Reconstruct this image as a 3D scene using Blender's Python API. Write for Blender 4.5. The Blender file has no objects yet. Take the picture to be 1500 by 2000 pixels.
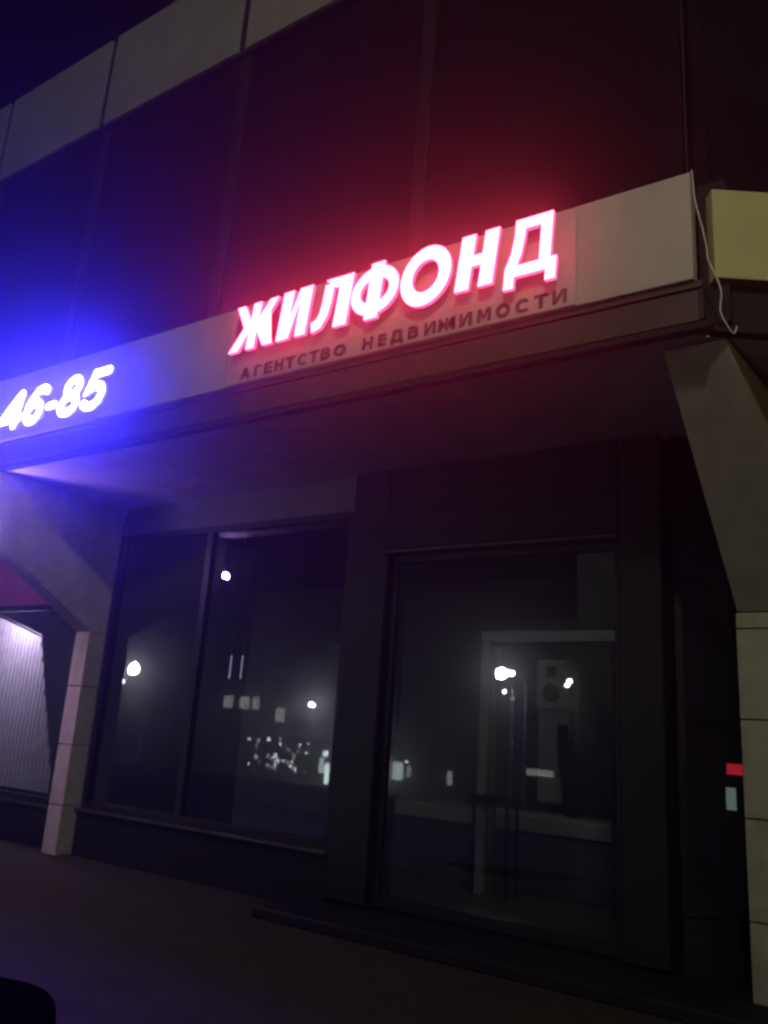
import bpy, bmesh, math, random
from mathutils import Vector, Matrix
random.seed(7)
S = bpy.context.scene
C = S.collection

# ------------------------------------------------------------------ camera
cam_d = bpy.data.cameras.new('camera'); cam = bpy.data.objects.new('camera', cam_d); C.objects.link(cam)
S.camera = cam
F_PX, YAW, PITCH, ROLL = 1585.8, 0.59778, 0.25758, 0.06661
cam_d.sensor_fit = 'VERTICAL'; cam_d.sensor_height = 24.0; cam_d.lens = 24.0 * F_PX / 2000.0
cam_d.clip_start = 0.05; cam_d.clip_end = 400
fw = Vector((-math.sin(YAW) * math.cos(PITCH), math.cos(YAW) * math.cos(PITCH), math.sin(PITCH)))
r0 = Vector((math.cos(YAW), math.sin(YAW), 0)); u0 = r0.cross(fw)
rr = r0 * math.cos(ROLL) + u0 * math.sin(ROLL); uu = -r0 * math.sin(ROLL) + u0 * math.cos(ROLL)
cam.matrix_world = Matrix(((rr.x, uu.x, -fw.x, 0), (rr.y, uu.y, -fw.y, 0), (rr.z, uu.z, -fw.z, 1.6), (0, 0, 0, 1)))
cam_d.dof.use_dof = True; cam_d.dof.focus_distance = 4.2; cam_d.dof.aperture_fstop = 1.5

# ------------------------------------------------------------------ night sky, moon, exposure
W = bpy.data.worlds.new("World"); S.world = W; W.use_nodes = True
nt = W.node_tree; sky = nt.nodes.new('ShaderNodeTexSky'); sky.sky_type = 'NISHITA'; sky.sun_disc = False
sky.sun_elevation = math.radians(4); sky.sun_rotation = math.radians(200)
nt.links.new(sky.outputs[0], nt.nodes['Background'].inputs[0]); nt.nodes['Background'].inputs[1].default_value = 0.0003
sun_d = bpy.data.lights.new('moon', 'SUN'); sun_d.energy = 0.004; sun_d.angle = math.radians(0.5); sun_d.color = (1, .96, .9)
sun = bpy.data.objects.new('moon', sun_d); C.objects.link(sun); sun.rotation_euler = (math.radians(60), 0, math.radians(20))
S.view_settings.view_transform = 'Standard'; S.view_settings.look = 'None'
S.view_settings.exposure = 0; S.view_settings.gamma = 1; S.view_settings.use_curve_mapping = False
S.render.engine = 'CYCLES'
S.cycles.use_denoising = True; S.cycles.sample_clamp_indirect = 20.0; S.cycles.max_bounces = 7
S.cycles.volume_bounces = 0; S.cycles.filter_width = 2.5; S.cycles.caustics_reflective = False; S.cycles.caustics_refractive = False

# ------------------------------------------------------------------ materials
def lin(v): return tuple(((c / 255 + .055) / 1.055) ** 2.4 if c > 10 else c / 255 / 12.92 for c in v)
def mat(name, col, rough=.6, var=.12, scale=6., bump=.0, metal=0., stretch=(1, 1, 1), dirt=0., spec=.5):
    m = bpy.data.materials.new(name); m.use_nodes = True; n = m.node_tree.nodes; l = m.node_tree.links
    p = n['Principled BSDF']; p.inputs['Roughness'].default_value = rough; p.inputs['Metallic'].default_value = metal; p.inputs['Specular IOR Level'].default_value = spec
    tc = n.new('ShaderNodeTexCoord'); mp = n.new('ShaderNodeMapping'); mp.inputs['Scale'].default_value = stretch
    geo = n.new('ShaderNodeNewGeometry')
    l.new(geo.outputs['Position'], mp.inputs['Vector'])
    nz = n.new('ShaderNodeTexNoise'); nz.inputs['Scale'].default_value = scale; nz.inputs['Detail'].default_value = 6
    l.new(mp.outputs[0], nz.inputs['Vector'])
    cr = n.new('ShaderNodeValToRGB'); e = cr.color_ramp.elements
    e[0].position = .3; e[1].position = .7
    e[0].color = (*[c * (1 - var) for c in col], 1); e[1].color = (*[min(1, c * (1 + var)) for c in col], 1)
    l.new(nz.outputs['Fac'], cr.inputs[0])
    out = cr.outputs[0]
    if dirt:
        n2 = n.new('ShaderNodeTexNoise'); n2.inputs['Scale'].default_value = .9; n2.inputs['Detail'].default_value = 8
        m2 = n.new('ShaderNodeMapping'); m2.inputs['Scale'].default_value = (3, 3, .5); l.new(geo.outputs['Position'], m2.inputs['Vector'])
        l.new(m2.outputs[0], n2.inputs['Vector'])
        r2 = n.new('ShaderNodeMapRange'); r2.inputs[1].default_value = .45; r2.inputs[2].default_value = .75
        r2.inputs[3].default_value = 1; r2.inputs[4].default_value = 1 - dirt; l.new(n2.outputs['Fac'], r2.inputs[0])
        mx = n.new('ShaderNodeVectorMath'); mx.operation = 'SCALE'; l.new(out, mx.inputs[0]); l.new(r2.outputs[0], mx.inputs['Scale'])
        out = mx.outputs[0]
    l.new(out, p.inputs['Base Color'])
    if bump:
        b = n.new('ShaderNodeBump'); b.inputs['Strength'].default_value = bump; b.inputs['Distance'].default_value = .01
        l.new(nz.outputs['Fac'], b.inputs['Height']); l.new(b.outputs[0], p.inputs['Normal'])
    return m
def emit(name, col, k=1., nee=True):
    m = bpy.data.materials.new(name); m.use_nodes = True; n = m.node_tree.nodes; l = m.node_tree.links
    n.remove(n['Principled BSDF']); e = n.new('ShaderNodeEmission'); e.inputs[0].default_value = (*col, 1); e.inputs[1].default_value = k
    l.new(e.outputs[0], n['Material Output'].inputs[0])
    if not nee: m.cycles.emission_sampling = 'NONE'
    return m
def glass(name, tint, ior=1.75, rough=0.0, film=.02, filmcol=(.2, .2, .22)):
    m = bpy.data.materials.new(name); m.use_nodes = True; n = m.node_tree.nodes; l = m.node_tree.links
    n.remove(n['Principled BSDF'])
    t = n.new('ShaderNodeBsdfTransparent'); t.inputs[0].default_value = (*tint, 1)
    g = n.new('ShaderNodeBsdfGlossy'); g.inputs['Roughness'].default_value = rough; g.inputs[0].default_value = (.9, .93, 1, 1)
    f = n.new('ShaderNodeFresnel'); f.inputs[0].default_value = ior
    mx = n.new('ShaderNodeMixShader'); geo = n.new('ShaderNodeNewGeometry')
    inv = n.new('ShaderNodeMath'); inv.operation = 'SUBTRACT'; inv.inputs[0].default_value = 1; l.new(geo.outputs['Backfacing'], inv.inputs[1])
    mul = n.new('ShaderNodeMath'); mul.operation = 'MULTIPLY'; l.new(f.outputs[0], mul.inputs[0]); l.new(inv.outputs[0], mul.inputs[1])
    l.new(mul.outputs[0], mx.inputs[0]); l.new(t.outputs[0], mx.inputs[1]); l.new(g.outputs[0], mx.inputs[2])
    d = n.new('ShaderNodeBsdfDiffuse'); d.inputs[0].default_value = (*filmcol, 1)
    nz = n.new('ShaderNodeTexNoise'); nz.inputs['Scale'].default_value = 2.5; nz.inputs['Detail'].default_value = 8
    l.new(geo.outputs['Position'], nz.inputs['Vector'])
    r = n.new('ShaderNodeMapRange'); r.inputs[1].default_value = .35; r.inputs[2].default_value = .7; r.inputs[3].default_value = film * .4; r.inputs[4].default_value = film * 1.6
    l.new(nz.outputs['Fac'], r.inputs[0])
    m2 = n.new('ShaderNodeMixShader'); l.new(r.outputs[0], m2.inputs[0]); l.new(mx.outputs[0], m2.inputs[1]); l.new(d.outputs[0], m2.inputs[2])
    l.new(m2.outputs[0], n['Material Output'].inputs[0])
    return m

M = dict(
    fascia=mat('fascia_white_composite', (.56, .53, .48), .5, .05, 3, dirt=.14),
    fasciaB=mat('fascia_yellow_composite', (.62, .62, .29), .5, .05, 3, dirt=.12),
    band=mat('upper_band_grey_composite', (.29, .31, .25), .5, .07, 3, dirt=.2),
    dark=mat('shadow_gap_black', (.012, .012, .012), .8),
    bronze=mat('bronze_brown_trim', (.08, .06, .05), .6, .15, 4, dirt=.3),
    soffit=mat('soffit_beige_panel', (.78, .74, .69), .6, .08, 2, dirt=.2),
    header=mat('header_panel', (.2, .19, .18), .7, .08, 2, dirt=.2),
    clad=mat('curtain_wall_dark', (.008, .008, .009), .5, .3, 1.3, dirt=.3, spec=.06),
    mull=mat('curtain_wall_mullion', (.02, .019, .02), .5, .1, 5, spec=.15),
    column=mat('column_stone_tile', (.36, .36, .28), .7, .16, 9, .3, dirt=.25),
    columnlit=mat('column_lit_tile', (.62, .56, .56), .7, .14, 9, .3, dirt=.2),  # lighter tone stands for the light falling on the left column
    haunch=mat('haunch_plaster', (.36, .34, .29), .8, .12, 5, .3, dirt=.2),
    portal=mat('portal_black_panel', (.014, .013, .014), .42, .2, 3, dirt=.2, spec=.3),
    frame=mat('window_frame_dark', (.016, .016, .017), .4, .15, 8, spec=.3),
    sill=mat('dark_metal_sill', (.10, .10, .10), .3, .3, 2, metal=.6),
    plinth=mat('plinth_dark_stone', (.012, .012, .012), .6, .35, 7, .2, spec=.25),
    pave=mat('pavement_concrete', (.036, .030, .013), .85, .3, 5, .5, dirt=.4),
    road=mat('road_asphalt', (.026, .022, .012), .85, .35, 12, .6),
    pinkglow=mat('bulkhead_pink_glow', (.66, .16, .33), .6, .08, 3, dirt=.15),  # red light falling on the bulkhead is put into its colour
    floor=mat('shop_floor', (.12, .12, .12), .35, .15, 2),
    inner=mat('shop_inner_wall', (.10, .10, .10), .8, .1, 2),
    pale=mat('pale_grey_paint', (.45, .47, .45), .5, .08, 4),
    furn=mat('dark_furniture', (.02, .02, .02), .5),
    letterflat=mat('lettering_burgundy', (.17, .06, .09), .5, .1, 9),
    board=mat('sign_board_white', (.62, .55, .53), .5, .04, 3),
    steel=mat('steel_grey', (.35, .35, .36), .35, .1, 8, metal=.7),
    bark=mat('bark', (.09, .07, .05), .9, .3, 8, .5),
    leaf=mat('leaf', (.07, .10, .04), .6, .35, 4),
    bwall=mat('far_building_render', (.5, .48, .5), .8, .12, .6),
    cable=mat('white_cable', (.75, .72, .66), .5),
    blind=mat('blind_fabric', (.75, .72, .78), .7, .06, 5),
)
M['red_front'] = emit('red_led_face', (1, .045, .10), 30)
M['red_side'] = emit('red_led_side', (1, .07, .19), 3.2)
M['blue_front'] = emit('blue_led_face', (.034, .026, 1), 600)
M['blue_side'] = emit('blue_led_side', (.05, .045, 1), 9.0)
M['glass'] = glass('shop_window_glass', (.66, .67, .70), 2.1, 0.0, .02)
M['doorglass'] = glass('door_glass', (.74, .76, .75), 2.0, 0.0, .02)
M['lampface'] = emit('street_lamp_face', (1, .93, .86), 60, False)
M['lamp_dim'] = emit('distant_lamp', (1, .95, .9), 22, False)
M['litwin'] = emit('lit_window', (1, .93, .85), 2.4, False)
M['shopwin'] = emit('lit_shop_window', (.86, 1, .95), 12, False)
M['shopdim'] = emit('dim_shop_window', (.86, 1, .95), 4.5, False)
M['redpanel'] = emit('red_display', (1, .03, .07), .62)
M['whitepanel'] = emit('white_display', (.55, .72, .68), .32)
M['spark'] = emit('small_indicator', (.9, .95, 1), .8, False)

# ------------------------------------------------------------------ mesh helpers
def link(name, me, m, parent=None):
    o = bpy.data.objects.new(name, me); C.objects.link(o)
    if m is not None and not me.materials: me.materials.append(m)
    if parent: o.parent = parent
    return o
def add_box(bm, x0, x1, y0, y1, z0, z1, mi=0):
    v = [bm.verts.new(p) for p in ((x0, y0, z0), (x1, y0, z0), (x1, y1, z0), (x0, y1, z0), (x0, y0, z1), (x1, y0, z1), (x1, y1, z1), (x0, y1, z1))]
    for f in ((0, 3, 2, 1), (4, 5, 6, 7), (0, 1, 5, 4), (1, 2, 6, 5), (2, 3, 7, 6), (3, 0, 4, 7)):
        bm.faces.new([v[i] for i in f]).material_index = mi
def add_prism(bm, pts, d, mi=0):
    """pts: list of 3-D points of one face, d: extrusion vector"""
    d = Vector(d); a = [bm.verts.new(p) for p in pts]; b = [bm.verts.new(Vector(p) + d) for p in pts]
    bm.faces.new(a).material_index = mi; bm.faces.new(b[::-1]).material_index = mi
    for i in range(len(a)):
        j = (i + 1) % len(a); bm.faces.new((a[j], a[i], b[i], b[j])).material_index = mi
def done(bm, name, m, parent=None, bevel=0, xf=None):
    bmesh.ops.recalc_face_normals(bm, faces=bm.faces)
    if bevel: bmesh.ops.bevel(bm, geom=bm.edges[:], offset=bevel, segments=1, affect='EDGES', clamp_overlap=True)
    if xf is not None: bm.transform(xf)
    me = bpy.data.meshes.new(name); bm.to_mesh(me); bm.free()
    return link(name, me, m, parent)
def box(name, m, parent, x0, x1, y0, y1, z0, z1, bevel=0, xf=None):
    bm = bmesh.new(); add_box(bm, x0, x1, y0, y1, z0, z1); return done(bm, name, m, parent, bevel, xf)
def tube(bm, pts, r, n=8):
    rings = []
    for i, p in enumerate(pts):
        p = Vector(p); t = (Vector(pts[min(i + 1, len(pts) - 1)]) - Vector(pts[max(i - 1, 0)])).normalized()
        a = t.cross(Vector((0, 0, 1)) if abs(t.z) < .9 else Vector((1, 0, 0))).normalized(); b = t.cross(a)
        rad = r[i] if isinstance(r, (list, tuple)) else r
        rings.append([bm.verts.new(p + (a * math.cos(k * 2 * math.pi / n) + b * math.sin(k * 2 * math.pi / n)) * rad) for k in range(n)])
    for i in range(len(rings) - 1):
        for k in range(n): bm.faces.new((rings[i][k], rings[i][(k + 1) % n], rings[i + 1][(k + 1) % n], rings[i + 1][k]))
    bm.faces.new(rings[0]); bm.faces.new(rings[-1][::-1])
def tag(o, label=None, cat=None, group=None, kind=None):
    if label: o['label'] = label
    if cat: o['category'] = cat
    if group: o['group'] = group
    if kind: o['kind'] = kind
    return o
def thing(name, label, cat, loc=(0, 0, 0), group=None):
    o = bpy.data.objects.new(name, None); C.objects.link(o); o.location = loc
    o.empty_display_size = .2
    return tag(o, label, cat, group)
def rel(parent_loc): return Matrix.Translation(-Vector(parent_loc))

# ------------------------------------------------------------------ ground
YF, YW, YG = 4.54, 6.04, 6.34        # fascia plane, column front, glass plane
ZS, ZF0, ZF1 = 4.0, 4.30, 5.04       # soffit, fascia bottom and top
bm = bmesh.new()
xs = [-140, -60, -30, -16, -9, -4, 0, 6, 16, 40, 120]; ys = [-130, -75, -55, -40, -28, -18, -10, -4, 0, 3, 8, 20, 60]
def gz(y): return 0 if y > -4 else -.0 - (-4 - y) * .085
g = [[bm.verts.new((x, y, gz(y) - .008)) for x in xs] for y in ys]
for i in range(len(ys) - 1):
    for j in range(len(xs) - 1): bm.faces.new((g[i][j], g[i][j + 1], g[i + 1][j + 1], g[i + 1][j]))
tag(done(bm, 'ground', M['road']), kind='structure')
# pavement in front of the building, with a curved outer kerb
bm = bmesh.new()
outer = [(-30, 1.6), (-12, 1.7), (-8, 1.9), (-6.3, 2.25), (-5.2, 2.95), (-4.55, 3.25), (-3.9, 3.0), (-3.3, 2.3), (-2.4, 1.2), (0, -.6), (5, -1.6), (20, -2)]
outer = [(-30, -1.4), (-9, -1.0), (-5.9, 2.3), (-5.2, 3.1), (-4.6, 3.38), (-4.1, 3.2), (-3.75, 2.75), (-3.4, 1.2), (-1.5, -1.2), (5, -1.6), (20, -2)]
sm = []
for i in range(1, len(outer) - 2):
    a, b, c, e = (Vector(outer[i + k]) for k in (-1, 0, 1, 2))
    for k in range(6):
        t = k / 6; sm.append(.5 * ((2 * b) + (-a + c) * t + (2 * a - 5 * b + 4 * c - e) * t * t + (-a + 3 * b - 3 * c + e) * t ** 3))
outer = [outer[0]] + [tuple(v) for v in sm] + outer[-2:]
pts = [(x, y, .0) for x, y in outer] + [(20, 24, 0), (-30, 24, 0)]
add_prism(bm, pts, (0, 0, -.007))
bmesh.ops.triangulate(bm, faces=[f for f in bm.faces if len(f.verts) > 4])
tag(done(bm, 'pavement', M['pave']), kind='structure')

# ------------------------------------------------------------------ the building
B = thing('commercial_building', 'dark two-storey shop building with pale fascia, beige soffit and grey band above', 'building')
gap = .012
bay = [-16.0, -13.8, -11.6, -9.43, -7.36, -5.18, -3.02, -.97]
# upper curtain wall: dark cladding panes between slim mullions
for a, b in zip(bay[:-1], bay[1:]):
    box('cladding_panel', M['clad'], B, a + .065, b - .065, 4.66, 4.72, ZF1 - .35, 8.0)
for x in bay[:-1]:
    box('mullion', M['mull'], B, x - .06, x + .06, 4.61, 4.74, ZF1 - .35, 8.0, .01)
# grey band of panels at the next floor
for a, b in zip(bay[:-1], bay[1:]):
    box('band_panel', M['band'], B, a + .05, b - .05, YF, YF + .03, 8.0, 9.23, .004)
box('band_backing', M['dark'], B, -16, -.97, YF + .034, YF + .16, 7.98, 9.2)
box('roof_slab', M['dark'], B, -16, -.9, YF + .17, 14, 9.0, 9.18)
box('inner_core', M['dark'], B, -16, -1.0, 4.75, 14, 4.35, 8.98)
# white fascia over the shopfront
fj = [-16.0, -13.8, -11.6, -8.9, -4.86, -.97]
for a, b in zip(fj[:-1], fj[1:]):
    box('fascia_panel', M['fascia'], B, a + .002, b - .002, YF, YF + .1, ZF0, ZF1, .004)
box('fascia_lip', M['bronze'], B, -16, -.93, YF + .03, YF + .14, ZF0 - .045, ZF0 - .002, .003)
box('lower_trim', M['bronze'], B, -16, -.96, YF + .05, YF + .14, ZS + .045, ZF0 - .047, .004)
box('trim_end_strip', M['sill'], B, -.957, -.93, YF + .045, YF + .13, ZS + .05, ZF0 - .05, .003)
box('soffit_edge', M['dark'], B, -16, -.90, YF + .06, YF + .14, ZS - .0, ZS + .043)
box('corner_post', M['dark'], B, -.965, -.80, YF + .14, YF + .3, ZS + .05, ZF1 - .02)

# facet B: the facade turns away at the corner
AB = math.radians(34)
PB = Vector((-.865, 4.60, 0))
XB = Matrix.Translation(PB) @ Matrix.Rotation(AB, 4, 'Z')
for a, b in ((0, 2.6), (2.6, 5.2), (5.2, 7.8)):
    box('fascia_panel', M['fasciaB'], B, a + .004, b - .004, 0, .1, ZF0 + .01, 4.92, .004, XB)
box('lower_trim', M['dark'], B, .02, 8, .08, .16, ZS + .002, ZF0, 0, XB)
for k in range(4):
    box('cladding_panel', M['clad'], B, -.0 + k * 2.15 + .065, (k + 1) * 2.15 - .065, .16, .22, 4.7, 8.0, 0, XB)
    box('mullion', M['mull' if k else 'clad'], B, k * 2.15 - .05, k * 2.15 + .05, .12, .24, 4.7, 8.0, .01, XB)
    box('band_panel', M['band'], B, k * 2.15 + .045, (k + 1) * 2.15 - .045, 0, .1, 8.0, 9.23, .008, XB)
# soffit: one tray panel per bay, then the corner piece
for a, b in zip(bay[:-1], bay[1:]):
    box('soffit_panel', M['soffit'], B, a + .003, min(b, -1.0) - .003, YF + .142, 6.9, ZS, ZS + .05)
bm = bmesh.new()
d = Vector((math.cos(AB), math.sin(AB), 0)); nB = Vector((-math.sin(AB), math.cos(AB), 0))
p0 = Vector((-1.0, YF + .142, 0)); p1 = PB + nB * .165; p2 = p1 + d * 8; p3 = p2 + nB * 2.4; p4 = Vector((-1.0, 7.2, 0))
add_prism(bm, [(p.x, p.y, ZS) for p in (p0, p1, p2, p3, p4)], (0, 0, .05)); done(bm, 'soffit_panel', M['soffit'], B)

# ---- ground floor front, between the left column and the entrance portal
def window(x0, x1, z0, z1, y=YG, mulls=(), gm='glass', xf=None, fwid=.07):
    w = box('window_frame', M['frame'], B, x0, x1, y - .05, y + .05, z1 - fwid, z1, .004, xf)
    box('frame_member', M['frame'], w, x0, x1, y - .05, y + .05, z0, z0 + fwid, .004, xf)
    for x in (x0, x1 - fwid): box('frame_member', M['frame'], w, x, x + fwid, y - .05, y + .05, z0 + fwid, z1 - fwid, .004, xf)
    edges = [x0 + fwid]
    for mx in mulls:
        box('frame_member', M['frame'], w, mx - .045, mx + .045, y - .045, y + .05, z0 + fwid, z1 - fwid, .004, xf); edges += [mx - .045, mx + .045]
    edges.append(x1 - fwid)
    for a, b in zip(edges[::2], edges[1::2]):
        box('glass_pane', M[gm], w, a, b, y - .004, y + .004, z0 + fwid, z1 - fwid, 0, xf)
    return w
ZSILL = .50
window(-8.15, -4.62, ZSILL, 3.65, mulls=(-6.62,))
box('window_header', M['header'], B, -8.14, -4.60, YG - .03, YG + .12, 3.652, ZS - .002)
box('plinth', M['plinth'], B, -8.15, -4.60, YG - .10, YG + .1, 0, ZSILL - .035, .01)
box('window_sill', M['sill'], B, -8.15, -4.60, YG - .15, YG - .052, ZSILL - .032, ZSILL - .002, .006)
# next bay on the left
window(-13.3, -8.42, .46, 2.84, mulls=(-11.9,))
box('bulkhead', M['pinkglow'], B, -13.3, -8.40, YG - .03, YG + .12, 2.842, ZS - .002)
box('plinth', M['plinth'], B, -13.3, -8.42, YG - .10, YG + .1, 0, .45, .01)
box('window_sill', M['sill'], B, -13.3, -8.42, YG - .13, YG - .052, .43, .458, .004)
box('pier', M['soffit'], B, -13.8, -13.31, 6.05, 6.5, 0, ZS - .002)
box('pier', M['soffit'], B, -16, -13.81, 6.3, 6.5, 0, ZS - .002)

# ---- entrance portal
P = thing('entrance_portal', 'tall black framed glass entrance portal right of the wide window', 'entrance')
PX0, PX1, PY = -4.58, -1.64, 6.20
def pbox(n, m, *a, **k): return box(n, M[m], P, *a, **k)
pbox('side_jamb', 'portal', PX0, PX0 + .42, PY, 6.60, .12, 3.99, bevel=.01)
pbox('side_jamb', 'portal', PX1 - .33, PX1, PY, 6.60, .12, 3.99, bevel=.01)
pbox('lintel', 'portal', PX0 + .422, PX1 - .332, PY + .003, 6.60, 3.20, 3.99, bevel=.01)
pbox('lintel_trim', 'sill', PX0 + .43, PX1 - .34, PY - .02, PY - .001, 3.165, 3.195, bevel=.004)
ox0, ox1 = PX0 + .425, PX1 - .335
pbox('door_frame', 'frame', ox0, ox1, 6.30, 6.38, 3.09, 3.16, bevel=.004)
for x in (ox0, ox1 - .06): pbox('door_frame', 'frame', x, x + .06, 6.30, 6.38, .12, 3.088, bevel=.004)
box('glass_pane', M['doorglass'], P, ox0 + .062, ox1 - .062, 6.336, 6.344, .205, 3.088)
pbox('door_frame', 'frame', ox0 + .062, ox1 - .062, 6.30, 6.38, .125, .203, bevel=.004)
bm = bmesh.new()
add_box(bm, -4.9, -.9, 5.62, 6.6, 0, .09)
tag(done(bm, 'entrance_step', M['plinth'], None, .015), 'low dark stone landing in front of the black entrance portal', 'step')
# side glazing beyond the portal, turning with the corner
XC = Matrix.Translation(Vector((PX1 + .01, 6.36, 0))) @ Matrix.Rotation(AB, 4, 'Z')
window(.02, 1.0, .46, 3.2, y=0, gm='doorglass', xf=XC, fwid=.06)
window(1.02, 5.0, .46, 3.2, y=0, mulls=(3,), gm='doorglass', xf=XC, fwid=.06)
box('plinth', M['plinth'], B, .02, 5.2, -.06, .1, 0, .45, .01, XC)
box('window_header', M['portal'], B, .02, 5.2, -.05, .1, 3.21, ZS - .003, 0, XC)

# ---- columns with sloping haunches
def column(name, x0, x1, y0, y1, prof, label, joints, tx=(0, 0), m='column'):
    t = thing(name, label, 'column', ((x0 + x1) / 2, (y0 + y1) / 2, 0), 'roadside columns with sloping brackets')
    X = rel(t.location)
    zs = joints
    for a, b in zip(zs[:-1], zs[1:]):
        box('stone_block', M[m], t, x0, x1, y0, y1, a + .004, b - .004, .006, X)
    box('core', M['dark'], t, x0 + .02, x1 - .02, y0 + .02, y1 - .02, 0, zs[-1], 0, X)
    # haunch: profile in y,z leaning out from the column top towards the fascia edge
    bm = bmesh.new()
    n = len(prof); A = []; D = []
    for (y, z, sx0, sx1) in prof:
        A.append(bm.verts.new((sx0, y, z))); D.append(bm.verts.new((sx1, y, z)))
    bm.faces.new(A); bm.faces.new(D[::-1])
    for i in range(n):
        j = (i + 1) % n; bm.faces.new((A[j], A[i], D[i], D[j]))
    done(bm, 'haunch', M['haunch' if m == 'column' else 'columnlit'], t, 0, X)
    return t
zt = 2.46
column('column', -8.40, -8.155, YW, 6.28, [(YW - .004, zt, -8.402, -8.153), (4.64, 3.29, -8.402, -8.153), (4.60, 3.985, -8.402, -8.153), (6.275, 3.985, -8.402, -8.153), (6.275, zt, -8.402, -8.153)],
       'slim stone column left of the wide window, its bracket leaning out under the soffit', [0, .52, 1.17, 1.82, 2.455], m='columnlit')
zt = 2.53
column('column', -1.10, -.55, YW, 6.55, [(YW - .004, zt, -1.085, -.548), (4.78, 3.985, -1.22, -.85), (6.50, 3.985, -1.10, -.60), (6.50, zt, -1.085, -.55)],
       'wide yellowish stone-tiled corner column at the right edge of the picture', [0, .55, 1.17, 1.80, 2.41, 2.525])

# ------------------------------------------------------------------ sign lettering from stroked outlines
def ribbon(bm, pts, w, y, depth, fn, closed=False, mi_face=0, mi_side=1, rnd=False, wf=None):
    """thick polyline in letter space -> extruded solid; fn maps (u, v) to world x, z"""
    P2 = [Vector(p) for p in pts]; n = len(P2); L = []; R = []
    if rnd and not closed:
        def cap(c, dirv):
            out = []
            a0 = math.atan2(dirv.y, dirv.x)
            for k in range(1, 6): out.append(c + Vector((math.cos(a0 + math.pi / 2 - k * math.pi / 6), math.sin(a0 + math.pi / 2 - k * math.pi / 6))) * w / 2)
            return out
    for i in range(n):
        if closed: a, b = P2[i - 1], P2[(i + 1) % n]; d1 = (P2[i] - a).normalized(); d2 = (b - P2[i]).normalized()
        else:
            d1 = (P2[i] - P2[i - 1]).normalized() if i else (P2[1] - P2[0]).normalized()
            d2 = (P2[i + 1] - P2[i]).normalized() if i < n - 1 else d1
        t = (d1 + d2).normalized(); nn = Vector((-t.y, t.x)); c = max(.5, nn.dot(Vector((-d1.y, d1.x))))
        h = w / 2 / c * (wf(i / (n - 1)) if wf else 1)
        L.append(P2[i] + nn * h); R.append(P2[i] - nn * h)
    def V(p, yy): x, z = fn(p.x, p.y); return bm.verts.new((x, yy, z))
    if closed:
        rows = [[V(q, yy) for q in S_] for S_, yy in ((L, y), (R, y), (L, y + depth), (R, y + depth))]
        lf, rf, lb, rb = rows
        for i in range(n):
            j = (i + 1) % n
            bm.faces.new((lf[i], rf[i], rf[j], lf[j])).material_index = mi_face
            bm.faces.new((lb[j], rb[j], rb[i], lb[i])).material_index = 2
            for a, b in ((lf, lb), (rf, rb)): bm.faces.new((a[i], a[j], b[j], b[i])).material_index = mi_side
    else:
        loop = L[:]
        if rnd: loop += cap(P2[-1], (P2[-1] - P2[-2]).normalized())
        loop += R[::-1]
        if rnd: loop += cap(P2[0], (P2[0] - P2[1]).normalized())
        fr = [V(q, y) for q in loop]; bk = [V(q, y + depth) for q in loop]
        m2 = len(L); tot = len(loop)
        for i in range(m2 - 1):
            ri = (m2 + (5 if rnd else 0)) + (m2 - 1 - i)
            bm.faces.new((fr[i], fr[i + 1], fr[ri - 1], fr[ri])).material_index = mi_face
            bm.faces.new((bk[ri], bk[ri - 1], bk[i + 1], bk[i])).material_index = 2
        if rnd:
            bm.faces.new([fr[k] for k in range(m2 - 1, m2 + 6)]).material_index = mi_face
            bm.faces.new([bk[k] for k in range(m2 - 1, m2 + 6)][::-1]).material_index = 2
            st = m2 + 5 + m2 - 1
            bm.faces.new([fr[k % tot] for k in range(st, st + 7)]).material_index = mi_face
            bm.faces.new([bk[k % tot] for k in range(st, st + 7)][::-1]).material_index = 2
        for i in range(tot):
            j = (i + 1) % tot; bm.faces.new((fr[i], fr[j], bk[j], bk[i])).material_index = mi_side
def poly(bm, pts, y, depth, fn, mi_face=0, mi_side=1):
    fr = []; bk = []
    for p in pts:
        x, z = fn(*p); fr.append(bm.verts.new((x, y, z))); bk.append(bm.verts.new((x, y + depth, z)))
    f = bm.faces.new(fr); f.material_index = mi_face; f2 = bm.faces.new(bk[::-1]); f2.material_index = 2
    for i in range(len(fr)):
        j = (i + 1) % len(fr); bm.faces.new((fr[i], fr[j], bk[j], bk[i])).material_index = mi_side
    bmesh.ops.triangulate(bm, faces=[f, f2])
def ell(cx, cy, rx, ry, n=28, a0=0, a1=360): 
    full = abs(a1 - a0) >= 360
    return [(cx + rx * math.cos(math.radians(a0 + (a1 - a0) * k / (n if full else n - 1))), cy + ry * math.sin(math.radians(a0 + (a1 - a0) * k / (n if full else n - 1)))) for k in range(n)]
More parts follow.
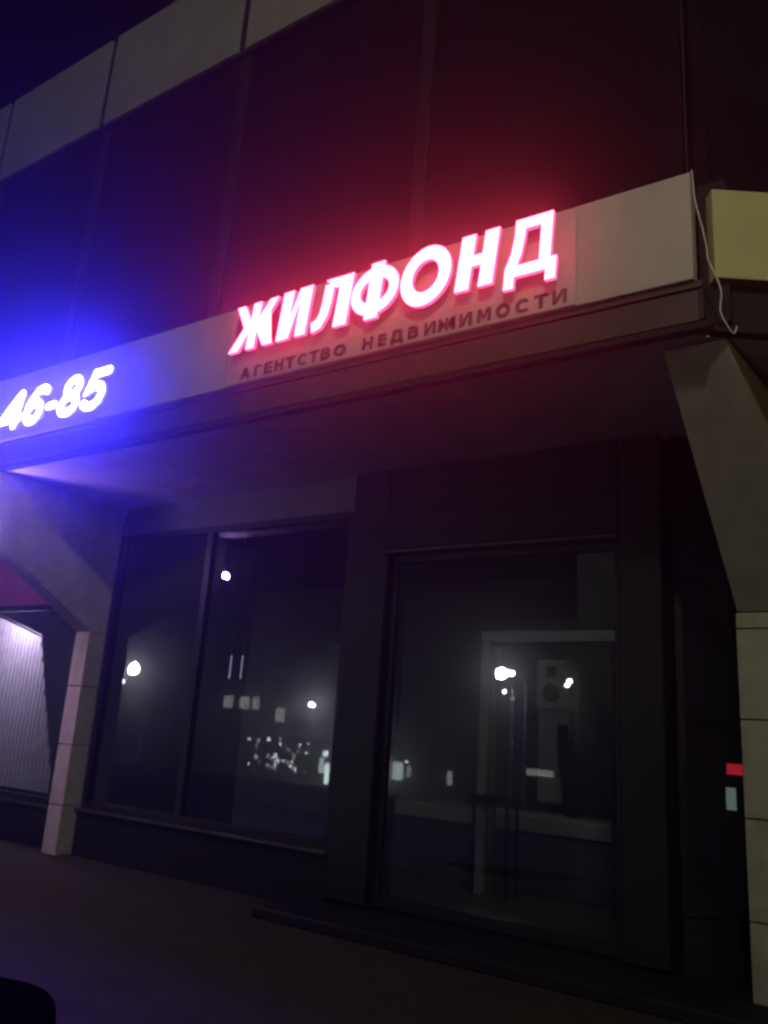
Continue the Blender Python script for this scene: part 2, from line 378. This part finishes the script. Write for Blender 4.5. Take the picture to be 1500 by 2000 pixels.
# glyphs: width, list of ('p', polygon) or ('s', points, width, closed); height 1
def glyph(ch, w=.20):
    h = w / 2
    G = {
     'Ж': (1.18, [('p', [(.59 - h, 0), (.59 + h, 0), (.59 + h, 1), (.59 - h, 1)]),
                  ('p', [(-.02, 1), (-.02 + w * 1.0, 1), (.57, .50), (-.04 + w * 1.15, 0), (-.04, 0), (.57 - w * 1.15, .49)]),
                  ('p', [(1.20, 1), (1.20 - w * 1.0, 1), (.61, .50), (1.24 - w * 1.15, 0), (1.24, 0), (.61 + w * 1.15, .49)])]),
     'И': (.86, [('p', [(0, 0), (w, 0), (w, 1), (0, 1)]), ('p', [(.86 - w, 0), (.86, 0), (.86, 1), (.86 - w, 1)]),
                 ('p', [(w - .06, 0), (w + .06, 0), (.86 - w + .06, 1), (.86 - w - .06, 1), (w - .06, .22)])]),
     'Л': (.84, [('p', [(.84 - w, 0), (.84, 0), (.84, 1), (.84 - w, 1)]), ('p', [(.17, 1), (.84 - w, 1), (.84 - w, .80), (.17 + w - .03, .80)]),
                 ('s', [(.29, .9), (.285, .55), (.25, .3), (.16, .14), (.0, .09)], .22, False)]),
     'Ф': (1.1, [('s', ell(.55, .5, .44, .35, 32), .21, True), ('p', [(.55 - h, -.03), (.55 + h, -.03), (.55 + h, 1.03), (.55 - h, 1.03)])]),
     'О': (1.0, [('s', ell(.5, .5, .385, .40, 36), .235, True)]),
     'Н': (.82, [('p', [(0, 0), (w, 0), (w, 1), (0, 1)]), ('p', [(.82 - w, 0), (.82, 0), (.82, 1), (.82 - w, 1)]), ('p', [(w, .40), (.82 - w, .40), (.82 - w, .60), (w, .60)])]),
     'Д': (1.02, [('p', [(0, -.17), (.2, -.17), (.2, .03), (0, .20)]), ('p', [(0, .02), (1.02, .02), (1.02, .21), (0, .21)]), ('p', [(.82, -.17), (1.02, -.17), (1.02, .03), (.82, .03)]),
                  ('p', [(.68, .21), (.90, .21), (.90, 1), (.68, 1)]), ('p', [(.16, 1), (.69, 1), (.69, .82), (.36, .82)]),
                  ('s', [(.27, 1.0), (.265, .72), (.22, .42), (.12, .16)], .21, False)]),
     'А': (.8, [('p', [(0, 0), (.2, 0), (.5, 1), (.3, 1)]), ('p', [(.8, 0), (.6, 0), (.3, 1), (.5, 1)]), ('p', [(.2, .2), (.6, .2), (.55, .38), (.25, .38)])]),
     'Г': (.6, [('p', [(0, 0), (.2, 0), (.2, 1), (0, 1)]), ('p', [(.2, .82), (.6, .82), (.6, 1), (.2, 1)])]),
     'Е': (.62, [('p', [(0, 0), (.2, 0), (.2, 1), (0, 1)])] + [('p', [(.2, a), (.62, a), (.62, a + .18), (.2, a + .18)]) for a in (0, .41, .82)]),
     'Т': (.7, [('p', [(.25, 0), (.45, 0), (.45, .82), (.25, .82)]), ('p', [(0, .82), (.7, .82), (.7, 1), (0, 1)])]),
     'С': (.75, [('s', ell(.44, .5, .34, .41, 18, 45, 315), .19, False)]),
     'В': (.68, [('p', [(0, 0), (.19, 0), (.19, 1), (0, 1)]), ('s', [(.15, .91), (.4, .91), (.52, .84), (.54, .72), (.48, .60), (.38, .54), (.15, .54)], .17, False),
                 ('s', [(.15, .53), (.42, .53), (.56, .45), (.59, .31), (.53, .16), (.42, .09), (.15, .09)], .17, False)]),
     'М': (.95, [('p', [(0, 0), (.2, 0), (.2, 1), (0, 1)]), ('p', [(.75, 0), (.95, 0), (.95, 1), (.75, 1)]), ('p', [(.1, 1), (.25, 1), (.55, .25), (.4, .25)]), ('p', [(.7, 1), (.85, 1), (.55, .25), (.4, .25)])]),
    }
    return G[ch]
def build_glyph(ch, name, parent, x0, width, z0, h, slant, y, depth, mats, label=None, w=.24, X=None):
    gw, parts = glyph(ch, w); bm = bmesh.new(); k = width / gw
    fn = lambda u, v: (x0 + u * k + slant * v * h, z0 + v * h)
    for i, p in enumerate(parts):
        yy = y - i * .0012
        if p[0] == 'p': poly(bm, p[1], yy, depth, fn)
        else: ribbon(bm, p[1], p[2], yy, depth, fn, p[3])
    if X is not None: bm.transform(X)
    me = bpy.data.meshes.new(name); bm.to_mesh(me); bm.free()
    for m in mats: me.materials.append(m)
    o = link(name, me, None, parent)
    if label: o['label'] = label
    return o
SG = thing('illuminated_sign', 'glowing white-red Cyrillic letter sign above small dark lettering on the pale fascia', 'sign', (-3.2, 4.49, 4.28))
X = rel(SG.location)
box('backing_board', M['board'], SG, -4.80, -1.70, 4.524, 4.537, 4.303, 5.02, .004, X)
LY, LD = 4.425, .032
sl = .12
for ch, x0, x1, z0, z1 in (('Ж', -4.69, -4.235, 4.545, 4.955), ('И', -4.185, -3.875, 4.545, 4.965), ('Л', -3.825, -3.475, 4.54, 4.965), ('Ф', -3.45, -3.02, 4.54, 4.975),
                           ('О', -3.00, -2.585, 4.53, 4.985), ('Н', -2.545, -2.245, 4.555, 4.975), ('Д', -2.165, -1.785, 4.545, 4.975)):
    s_ = sl if ch in 'ЖИЛН' else (.06 if ch == 'Д' else .10)
    L = build_glyph(ch, 'glowing_letter', SG, x0 + (0 if ch in 'ЖИЛНД' else -.02), (x1 - x0) * (1.0 if ch in 'ОФ' else .97), z0, z1 - z0, s_, LY, LD, (M['red_front'], M['red_side'], M['furn']), 'glowing letter ' + ch, X=X, w=.235 if ch == 'Ж' else .305)
# brackets behind the letters
for x in (-4.43, -4.13, -3.50, -3.22, -2.50):
    box('mounting_bracket', M['steel'], SG, x - .012, x + .012, LY + LD, 4.50, 4.70, 4.73, 0, X)
word = 'АГЕНТСТВО НЕДВИЖИМОСТИ'
cx = [(-4.63, -4.52), (-4.475, -4.40), (-4.365, -4.28), (-4.25, -4.16), (-4.14, -4.04), (-4.01, -3.92), (-3.89, -3.80), (-3.775, -3.68), (-3.65, -3.535), None,
      (-3.375, -3.285), (-3.235, -3.165), (-3.12, -3.01), (-2.97, -2.88), (-2.83, -2.74), (-2.715, -2.585), (-2.545, -2.45), (-2.405, -2.305), (-2.265, -2.16), (-2.12, -2.025), (-1.985, -1.89), (-1.855, -1.76)]
for ch, x in zip(word, cx):
    if x is None: continue
    x, wd = x[0], x[1] - x[0]
    build_glyph(ch, 'dark_letter', SG, x, wd, 4.335, .098, 0.02, 4.515, .008, (M['letterflat'], M['letterflat'], M['letterflat']), 'small dark letter ' + ch, w=.16 if ch == 'Ж' else .19, X=X)

PH = thing('phone_number_sign', 'glowing blue-white phone number digits on the fascia at the left edge', 'sign', (-7.2, 4.49, 4.28))
X = rel(PH.location)
def digit(name, strokes, x0, wd, z0, h, slant=.2, w=.30):
    bm = bmesh.new(); fn = lambda u, v: (x0 + u * wd + slant * v * h, z0 + v * h)
    for i, (pts, closed) in enumerate(strokes):
        ribbon(bm, pts, w, LY - i * .0012, LD, fn, closed, rnd=not closed)
    bm.transform(X)
    me = bpy.data.meshes.new(name); bm.to_mesh(me); bm.free(); me.materials.append(M['blue_front']); me.materials.append(M['blue_side']); me.materials.append(M['furn'])
    return link(name, me, None, PH)
def dg(ch, x0):
    h = .44; wd = .44; z0 = 4.33
    if ch == '4': o = digit('glowing_digit', [([(.62, .12), (.62, .88)], False), ([(.58, .87), (.06, .30)], False), ([(.06, .28), (.80, .28)], False)], x0 - .02, wd, z0, h, w=.20)
    if ch == '6': o = digit('glowing_digit', [(ell(.44, .33, .25, .22, 20), True), ([(.78, .80), (.62, .88), (.42, .84), (.26, .66), (.18, .45), (.19, .33)], False)], x0, wd, z0, h, w=.19)
    if ch == '8': o = digit('glowing_digit', [(ell(.42, .295, .27, .19, 20), True), (ell(.44, .70, .215, .18, 20), True)], x0, wd, z0, h, w=.185)
    if ch == '5': o = digit('glowing_digit', [([(.76, .88), (.32, .88), (.22, .52), (.44, .58), (.62, .54), (.71, .38), (.66, .22), (.50, .12), (.32, .12), (.16, .20)], False)], x0, wd, z0, h, w=.185)
    if ch == '-': o = digit('glowing_hyphen', [([(.10, .38), (.32, .38)], False)], x0, wd, z0, h, w=.17)
    o['label'] = ('glowing digit ' + ch) if ch != '-' else 'glowing hyphen between the digits 6 and 8'
    return o
for ch, x in (('4', -8.02), ('6', -7.66), ('-', -7.26), ('8', -7.07), ('5', -6.70)): dg(ch, x)
h2 = digit('glowing_hyphen', [([(.10, .38), (.34, .38)], False)], -8.30, .44, 4.33, .44, w=.17); h2['label'] = 'glowing hyphen left of the digit 4'

# thin cable hanging at the corner of the fascia
bm = bmesh.new()
cp = [(-.955, 4.50, 5.02), (-.95, 4.50, 4.97), (-.94, 4.50, 4.8), (-.905, 4.50, 4.6), (-.885, 4.50, 4.46), (-.88, 4.50, 4.38), (-.835, 4.50, 4.24), (-.815, 4.50, 4.14), (-.825, 4.50, 4.03), (-.80, 4.52, 3.95), (-.77, 4.56, 3.90), (-.76, 4.62, 3.97)]
sm = []
for i in range(len(cp) - 1):
    a = Vector(cp[max(i - 1, 0)]); b = Vector(cp[i]); c = Vector(cp[i + 1]); e = Vector(cp[min(i + 2, len(cp) - 1)])
    for k in range(4):
        t = k / 4; sm.append(.5 * ((2 * b) + (-a + c) * t + (2 * a - 5 * b + 4 * c - e) * t * t + (-a + 3 * b - 3 * c + e) * t ** 3))
sm.append(Vector(cp[-1]))
tube(bm, sm, .0048, 6)
tag(done(bm, 'cable', M['cable']), 'thin pale cable dangling over the dark gap at the fascia corner', 'cable')

# globe lamp added out of view at the left to wash the soffit violet
DLX, DLY = -8.27, 4.42
dl = thing('added_soffit_lamp', 'added globe lamp out of view on the left column bracket, washing the soffit', 'lamp', (DLX, DLY, ZS - .42))
def disc(name, m, parent, r, z0, z1, r2=None, n=24):
    bm = bmesh.new(); tube(bm, [(0, 0, z0), (0, 0, z1)], [r, r2 or r], n); return done(bm, name, m, parent)
bm = bmesh.new(); tube(bm, [(0, 0, 0), (0, .02, .05), (0, .19, .06)], .012, 6); done(bm, 'bracket', M['steel'], dl)
bm = bmesh.new(); bmesh.ops.create_uvsphere(bm, u_segments=16, v_segments=10, radius=.05); bmesh.ops.translate(bm, verts=bm.verts, vec=(0, 0, -.05))
done(bm, 'globe', emit('globe_glass', (.66, .38, 1), 400), dl)

dsp = bpy.data.lights.new('added_spot_light', 'SPOT'); dsp.energy = 70; dsp.color = (1, .6, .9); dsp.spot_size = math.radians(150); dsp.spot_blend = .9; dsp.shadow_soft_size = .06  # pink spot added to brighten the left column and the bulkhead
dso = bpy.data.objects.new('added_spot_light', dsp); C.objects.link(dso); dso.parent = dl; dso.location = (0, 0, -.2)

# ------------------------------------------------------------------ inside the shop
box('shop_floor', M['floor'], B, -13.6, -1.7, 6.7, 13.4, .01, .04)
box('rear_wall', M['inner'], B, -13.6, -1.2, 12.2, 12.3, .041, 4.3)
box('side_wall', M['inner'], B, -13.7, -13.6, 6.6, 12.2, .041, 4.3)
box('side_wall', M['inner'], B, -.95, -.85, 7.6, 12.2, .041, 4.3)
box('ceiling', M['inner'], B, -13.6, -.96, 6.92, 12.2, 4.06, 4.12)
box('partition_wall', M['inner'], B, -8.42, -8.36, 6.5, 9.0, .041, 4.05)
# vertical blinds behind the leftmost glass: each vane its own mesh part
VB = thing('vertical_blind', 'lit lavender vertical blinds with slanting top behind the leftmost window', 'blind', (-10.6, 7.0, .46))
X = rel(VB.location)
BY = 7.0
def blind_top(x):
    if x < -10.50: return 2.76 - (x + 11.4) * .27
    return 2.51 - (x + 10.50) * 2.5
def vane(x, top, bot=.47):
    bm = bmesh.new(); a = .08
    dx, dy = .035 * math.cos(a), .035 * math.sin(a)
    pts = [(x - dx, BY - dy, bot), (x + dx, BY + dy, bot), (x + dx, BY + dy, top - .02), (x - dx, BY - dy, top)]
    add_prism(bm, pts, (-.003, .006, 0)); return done(bm, 'vane', M['blind'], VB, 0, X)
x = -13.0
while x < -9.78:
    vane(x, max(.6, blind_top(x))); x += .088
bm = bmesh.new(); tube(bm, [(-13.1, BY, 3.22), (-11.4, BY, 2.79), (-10.50, BY, 2.54), (-9.78, BY, .72)], .012, 6); done(bm, 'head_rail', M['steel'], VB, 0, X)
# lamp inside that bay (its light is what makes the blinds glow)
LB = thing('ceiling_lamp', 'round ceiling lamp shining on the blinds inside the left bay', 'lamp', (-10.75, 6.60, 3.2))
disc('housing', M['steel'], LB, .07, .0, .05)
disc('lens', emit('inner_lamp_lens', (.9, .8, 1), 9), LB, .055, -.015, -.001)
la = bpy.data.lights.new('blind_lamp_light', 'AREA'); la.shape = 'DISK'; la.size = .12; la.energy = 85; la.color = (.86, .74, 1)
lo = bpy.data.objects.new('blind_lamp_light', la); C.objects.link(lo); lo.parent = LB; lo.location = (0, -.0, -.03); lo.rotation_euler = (math.radians(20), math.radians(12), 0)

NL = thing('added_inner_lamp', 'added weak lamp hidden behind the entrance lintel, brightening the shop', 'lamp', (-3.3, 7.3, 4.0))  # lamp added out of view so the shop interior shows
disc('housing', M['steel'], NL, .08, .0, .05); disc('lens', emit('added_inner_lens', (.85, 1, .9), 1.5), NL, .07, -.02, -.001)
nl = bpy.data.lights.new('added_inner_light', 'POINT'); nl.energy = 12; nl.color = (.85, 1, .88); nl.shadow_soft_size = .07
no = bpy.data.objects.new('added_inner_light', nl); C.objects.link(no); no.parent = NL; no.location = (0, 0, -.06)

# hanging rods in the wide window
for i, (x, z0, z1, lab) in enumerate(((-8.64, 2.08, 3.4, 'leftmost thin hanging rod inside the wide window'), (-7.74, 2.08, 3.6, 'middle thin hanging rod inside the wide window'), (-7.54, 2.08, 3.6, 'right thin hanging rod of the close pair inside the wide window'))):
    t = thing('pendant_rod', lab, 'pendant', (x, 8.0, 4.05), 'rods hanging from the shop ceiling')
    bm = bmesh.new(); tube(bm, [(0, 0, 0), (0, 0, z0 - 4.05)], .008, 6); done(bm, 'rod', M['steel'], t)
    bm = bmesh.new(); tube(bm, [(0, 0, z0 - 4.05), (0, 0, z0 - 3.75)], .010, 6); done(bm, 'tip', emit('rod_streak_glow', (.6, .55, .8), .9 if i else .5), t)  # bright streak on the rod end is painted in as emission

# inner doorway, fan box, pillar, counter, stool, hanging dark curtain
D = thing('inner_doorway', 'pale inner door frame seen through the entrance glass', 'doorway', (-3.4, 8.0, .04))
X = rel(D.location)
box('post', M['pale'], D, -4.03, -3.93, 7.96, 8.06, .04, 2.55, .006, X); box('post', M['steel'], D, -3.90, -3.84, 7.97, 8.05, .04, 2.50, .006, X)
box('post', M['frame'], D, -2.62, -2.52, 7.96, 8.06, .04, 2.55, .006, X); box('head', M['pale'], D, -4.03, -2.52, 7.955, 8.065, 2.552, 2.66, .006, X)
PL = tag(box('pillar', M['inner'], None, -3.42, -2.66, 9.2, 9.7, .04, 4.05, .01), 'grey square pillar standing inside, behind the pale fan box', 'pillar')
FB = thing('fan_box', 'pale tall box with square vent and round fan grille on the inner pillar', 'air conditioner', (-3.55, 9.05, 1.93))
X = rel(FB.location)
box('casing', M['pale'], FB, -3.80, -3.44, 8.95, 9.19, 1.90, 2.46, .015, X)
bm = bmesh.new(); tube(bm, [(-3.62, 8.948, 2.09), (-3.62, 8.925, 2.09)], .105, 24); done(bm, 'fan_grille', M['furn'], FB, 0, X)
box('vent', M['furn'], FB, -3.69, -3.56, 8.938, 8.949, 2.27, 2.39, .003, X)
box('wall_strip', M['pale'], PL, -3.80, -3.44, 9.01, 9.06, .9, 1.90)
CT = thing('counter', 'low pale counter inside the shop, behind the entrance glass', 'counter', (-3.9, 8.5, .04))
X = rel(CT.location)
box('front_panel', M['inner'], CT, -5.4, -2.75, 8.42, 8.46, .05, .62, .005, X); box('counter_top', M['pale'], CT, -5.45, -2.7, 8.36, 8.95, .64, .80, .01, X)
ST = thing('stool', 'dark square stool with four legs in front of the low counter', 'stool', (-3.83, 8.05, .04))
X = rel(ST.location)
box('seat', M['furn'], ST, -4.05, -3.62, 7.85, 8.15, .93, .99, .01, X)
for sx in (-4.03, -3.66):
    for sy in (7.87, 8.11): box('leg', M['furn'], ST, sx, sx + .03, sy, sy + .03, .04, .93, .004, X)
CU = bmesh.new()
for i in range(14):
    z0 = 1.72 - i * .085; 
prev = None
for i in range(15):
    z = 1.74 - i * .085; wv = .05 + .035 * math.sin(min(1, i / 5) * math.pi / 2) - .0015 * i; cxx = -3.42 + .012 * i
    ring = [CU.verts.new((cxx + wv * math.cos(a) * (1 + .25 * math.cos(3 * a + i * .3)), 8.75 + .06 * math.sin(a), z)) for a in [k * math.pi / 6 for k in range(12)]]
    if prev:
        for k in range(12): CU.faces.new((prev[k], prev[(k + 1) % 12], ring[(k + 1) % 12], ring[k]))
    else: CU.faces.new(ring)
    prev = ring
CU.faces.new(prev[::-1])
tag(done(CU, 'hanging_coat', M['furn']), 'dark narrow hanging garment beside the pale pillar strip inside the entrance', 'coat')
# lit displays in the gap beside the corner column
RD = thing('red_display', 'small glowing red display board beside the corner column', 'display', (-1.415, 7.5, 1.40))
box('casing', M['furn'], RD, -.08, .09, .006, .05, -.01, .095, .004); box('screen', M['redpanel'], RD, -.073, .078, -.004, .004, 0, .085)
WD = thing('white_display', 'small pale lit panel under the red display', 'display', (-1.46, 7.5, 1.12))
box('casing', M['furn'], WD, -.05, .055, .006, .04, -.01, .185, .004); box('screen', M['whitepanel'], WD, -.04, .035, -.004, .004, 0, .175)

# ------------------------------------------------------------------ the street behind the camera (seen mirrored in the glass)
def lamp_post(loc, h, r, m, label, arm=1.2, k=1.0):
    gzv = gz(loc[1]); t = thing('street_lamp', label, 'street lamp', (loc[0], loc[1], gzv - .02), 'street lamps across the road')
    H = loc[2] - gzv + .02
    bm = bmesh.new(); tube(bm, [(0, -arm, 0), (0, -arm, H * .5), (0, -arm, H - .35), (0, -arm * .8, H - .05), (0, -.25, H + .12)], [.09, .07, .055, .05, .04], 8); done(bm, 'pole', M['steel'], t)
    bm = bmesh.new(); add_box(bm, -.16, .16, -.35, .25, H + .08, H + .18); done(bm, 'head', M['steel'], t, .02)
    bm = bmesh.new(); bmesh.ops.create_uvsphere(bm, u_segments=12, v_segments=8, radius=r); bmesh.ops.translate(bm, verts=bm.verts, vec=(0, 0, H)); done(bm, 'bulb', m, t)
    return t
def light(parent, kind, loc, energy, col, size=.3, rot=None, spot=None):
    d = bpy.data.lights.new('lamp_light', kind); d.energy = energy; d.color = col
    if kind == 'AREA': d.size = size
    else: d.shadow_soft_size = size
    o = bpy.data.objects.new('lamp_light', d); C.objects.link(o); o.location = loc
    if rot is not None: o.rotation_euler = rot
    if spot: d.spot_size = spot; d.spot_blend = .8
    if parent: o.parent = parent; o.location = Vector(loc) - parent.location
    return o
lamps = [((-38.61, -19.32, 4.07), .25, 'lampface'), ((-49.43, -27.32, 3.57), .24, 'lampface'), ((-11.97, -13.32, 3.64), .11, 'lampface'), ((-12.6, -13.6, 3.55), .10, 'lampface'),
         ((-15.23, -27.32, 4.41), .14, 'lampface'), ((-15.5, -27.7, 4.25), .13, 'lampface'), ((-23.53, -37.32, 4.34), .17, 'lampface'), ((-23.0, -37.5, 3.9), .15, 'lamp_dim'),
         ((-47.15, -47.32, 3.06), .2, 'lampface'), ((-36.88, -47.32, -1.04), .2, 'lampface'), ((-36.1, -47.2, -1.06), .17, 'lampface'), ((-35.31, -47.32, -.11), .17, 'lampface'), ((-34.9, -47.4, -.02), .15, 'lampface'),
         ((-12.2, -47.0, .2), .14, 'lamp_dim'), ((-13.9, -47.3, 1.1), .12, 'lamp_dim')]
where = ['big lamp among lit leaves at the left of the wide window', 'lower lamp under the leaves at the left of the wide window', 'brightest lamp by the inner door frame', 'second bright lamp by the inner door frame',
         'lamp right of the pale fan box', 'lower lamp of the pair right of the fan box', 'small lamp under the brightest pair', 'lowest small lamp by the inner door frame', 'lone lamp right of the stepped building',
         'larger lamp low in the entrance glass', 'small lamp low in the entrance glass', 'upper lamp of the close pair low in the entrance glass', 'rightmost lamp of the close pair low in the entrance glass', 'dim lamp in the corner glazing', 'upper dim lamp in the corner glazing']
for (p, r, m), wl in zip(lamps, where): lamp_post(p, 0, r, M[m], 'mirrored street lamp, ' + wl)

# tree lit by the nearest big lamp
def tree(loc, h, cr, label):
    t = thing('tree', label, 'tree', loc)
    bm = bmesh.new(); tube(bm, [(0, 0, 0), (.1, .05, h * .4), (.0, .1, h * .75)], [.22, .16, .06], 8)
    for k in range(5):
        a = k * 1.3; tube(bm, [(.05, .05, h * (.35 + .07 * k)), (math.cos(a) * cr * .6, math.sin(a) * cr * .6, h * (.6 + .06 * k))], [.07, .02], 6)
    done(bm, 'trunk', M['bark'], t)
    V = []; Fc = []
    cl = [(random.uniform(-1, 1) * cr, random.uniform(-1, 1) * cr * .7, h * random.uniform(.5, .98), random.uniform(.35, .9)) for _ in range(26)]
    for c in cl:
        for _ in range(130):
            dv = Vector((random.gauss(0, 1), random.gauss(0, 1), random.gauss(0, .7))) * c[3] * .55
            p = Vector(c[:3]) + dv; a = Vector((random.uniform(-1, 1), random.uniform(-1, 1), random.uniform(-1, 1))).normalized(); b = a.orthogonal().normalized(); s = .09
            i = len(V); V += [p - a * s, p + b * s * .6, p + a * s, p - b * s * .6]; Fc.append((i, i + 1, i + 2, i + 3))
    me = bpy.data.meshes.new('crown'); me.from_pydata(V, [], Fc); link('crown', me, M['leaf'], t)
tree((-35.9, -20.4, gz(-20.6)), 5.9, 3.0, 'leafy tree lit by the big street lamp, mirrored in the wide window')

# far buildings across the street
def far_building(loc, rot, blocks, wins, label, wm='bwall'):
    t = thing('building', label, 'building', loc); t.rotation_euler = (0, 0, rot)
    bm = bmesh.new()
    for (x0, x1, z1) in blocks: add_box(bm, x0, x1, -8, 0, 0, z1)
    done(bm, 'wall', M[wm], t)
    for (x, z, w, h, m) in wins:
        f = box('window', M['frame'], t, x - .08, x + w + .08, .0, .06, z - .08, z + h + .08)
        box('pane', M[m], f, x, x + w, .062, .07, z, z + h)
    return t
# stepped pale block
W1 = [(random.uniform(-1, 20), random.choice((4.0, 6.6, 9.2)), 1.2, 1.3, 'litwin') for _ in range(0)]
far_building((-62, -49, gz(-49)), 0, [(0, 7.5, 8.8), (7.5, 11, 10.2), (11, 14.5, 11.4), (14.5, 20, 12.6)],
             [(2.0, 6.2, 1.3, 1.2, 'litwin'), (4.2, 6.2, 1.3, 1.2, 'litwin'), (5.9, 6.2, .9, 1.2, 'litwin'), (9.0, 5.2, 1.2, 1.3, 'litwin'), (12.8, 3.0, 1.6, .8, 'litwin')],
             'pale building with stepped roofline mirrored in the wide window')
shops = []
for k in range(26): shops.append((1.0 + random.uniform(0, 5.4), random.uniform(.7, 1.7), random.uniform(.10, .34), random.uniform(.12, .6), random.choice(('shopwin', 'shopwin', 'litwin', 'shopdim'))))
shops += [(9.0, .9, .5, 1.2, 'shopdim'), (9.6, .1, .45, 1.6, 'shopwin'), (10.25, .3, .35, 1.9, 'shopdim'), (10.7, .0, .5, 2.2, 'shopwin'), (11.25, .1, .3, 1.5, 'shopwin'), (9.3, 2.2, .5, .5, 'shopwin'), (11.6, .9, .9, 1.5, 'shopdim'), (12.8, .9, 1.6, 1.7, 'shopdim'), (14.7, .6, 1.2, 1.9, 'shopwin'), (16.2, 1.0, 1.0, 1.3, 'shopdim'), (17.5, 1.3, .4, .8, 'litwin')]
extra = random.Random(3)
for k in range(16): shops.append((extra.uniform(0, 19), extra.uniform(2.3, 3.2), extra.uniform(.12, .3), extra.uniform(.12, .3), extra.choice(('litwin', 'shopdim', 'shopwin'))))
far_building((-52.0, -43.5, gz(-43.5)), 0, [(0, 20, 3.6)], shops, 'low dark row of lit shops mirrored low in the wide window', 'inner')
far_building((-44.0, -45.5, gz(-45.5)), 0, [(0, 14, 3.2)], [(1.2 + k * 1.5, extra.uniform(.6, 1.6), extra.uniform(.4, 1.1), extra.uniform(.4, 1.4), extra.choice(('shopwin', 'shopdim', 'litwin'))) for k in range(8)], 'low kiosk row with pale lit panes mirrored between window and entrance', 'inner')
far_building((-30, -52, gz(-52)), 0, [(0, 14, 7.5), (14, 26, 9.5)], [(1.5, 2.6, 2.6, .5, 'litwin'), (20.5, 3.2, .6, .8, 'litwin')], 'plain dim building mirrored in the entrance glass', 'inner')

# ---- real lamps that light the front
l1 = lamp_post((1.5, -2.9, 8.8), 0, .16, M['lampface'], 'tall street lamp behind the viewer that lights the fascia', 1.2)
light(l1, 'POINT', (1.5, -2.6, 8.55), 560, (1, .86, .68), .22)
l2 = lamp_post((7.0, -4.3, 5.8), 0, .14, M['lampface'], 'yellowish street lamp off to the right of the corner', 1.2)
light(l2, 'POINT', (7.0, -4.0, 5.5), 230, (1, .95, .32), .2)
light(None, 'POINT', (-12.2, -13.0, 3.6), 240, (.9, .97, 1), .2).parent = None
light(None, 'POINT', (-38.45, -19.2, 3.85), 600, (.95, .92, 1), .3)
light(None, 'POINT', (-47.3, -47.1, 3.1), 700, (.9, .88, 1), .2)

# ------------------------------------------------------------------ scattering volume added to stand in for lens glare around the signs
bm = bmesh.new(); add_box(bm, -75, 24, -70, 18, -9.0, 15.5)
hz = done(bm, 'glare_haze', None); hz['kind'] = 'stuff'
hm = bpy.data.materials.new('glare_haze'); hm.use_nodes = True; n = hm.node_tree.nodes; n.remove(n['Principled BSDF'])
pv = n.new('ShaderNodeVolumePrincipled'); pv.inputs['Color'].default_value = (.9, .9, .9, 1); pv.inputs['Density'].default_value = .014; pv.inputs['Anisotropy'].default_value = .915
hm.node_tree.links.new(pv.outputs[0], n['Material Output'].inputs['Volume']); hz.data.materials.append(hm)
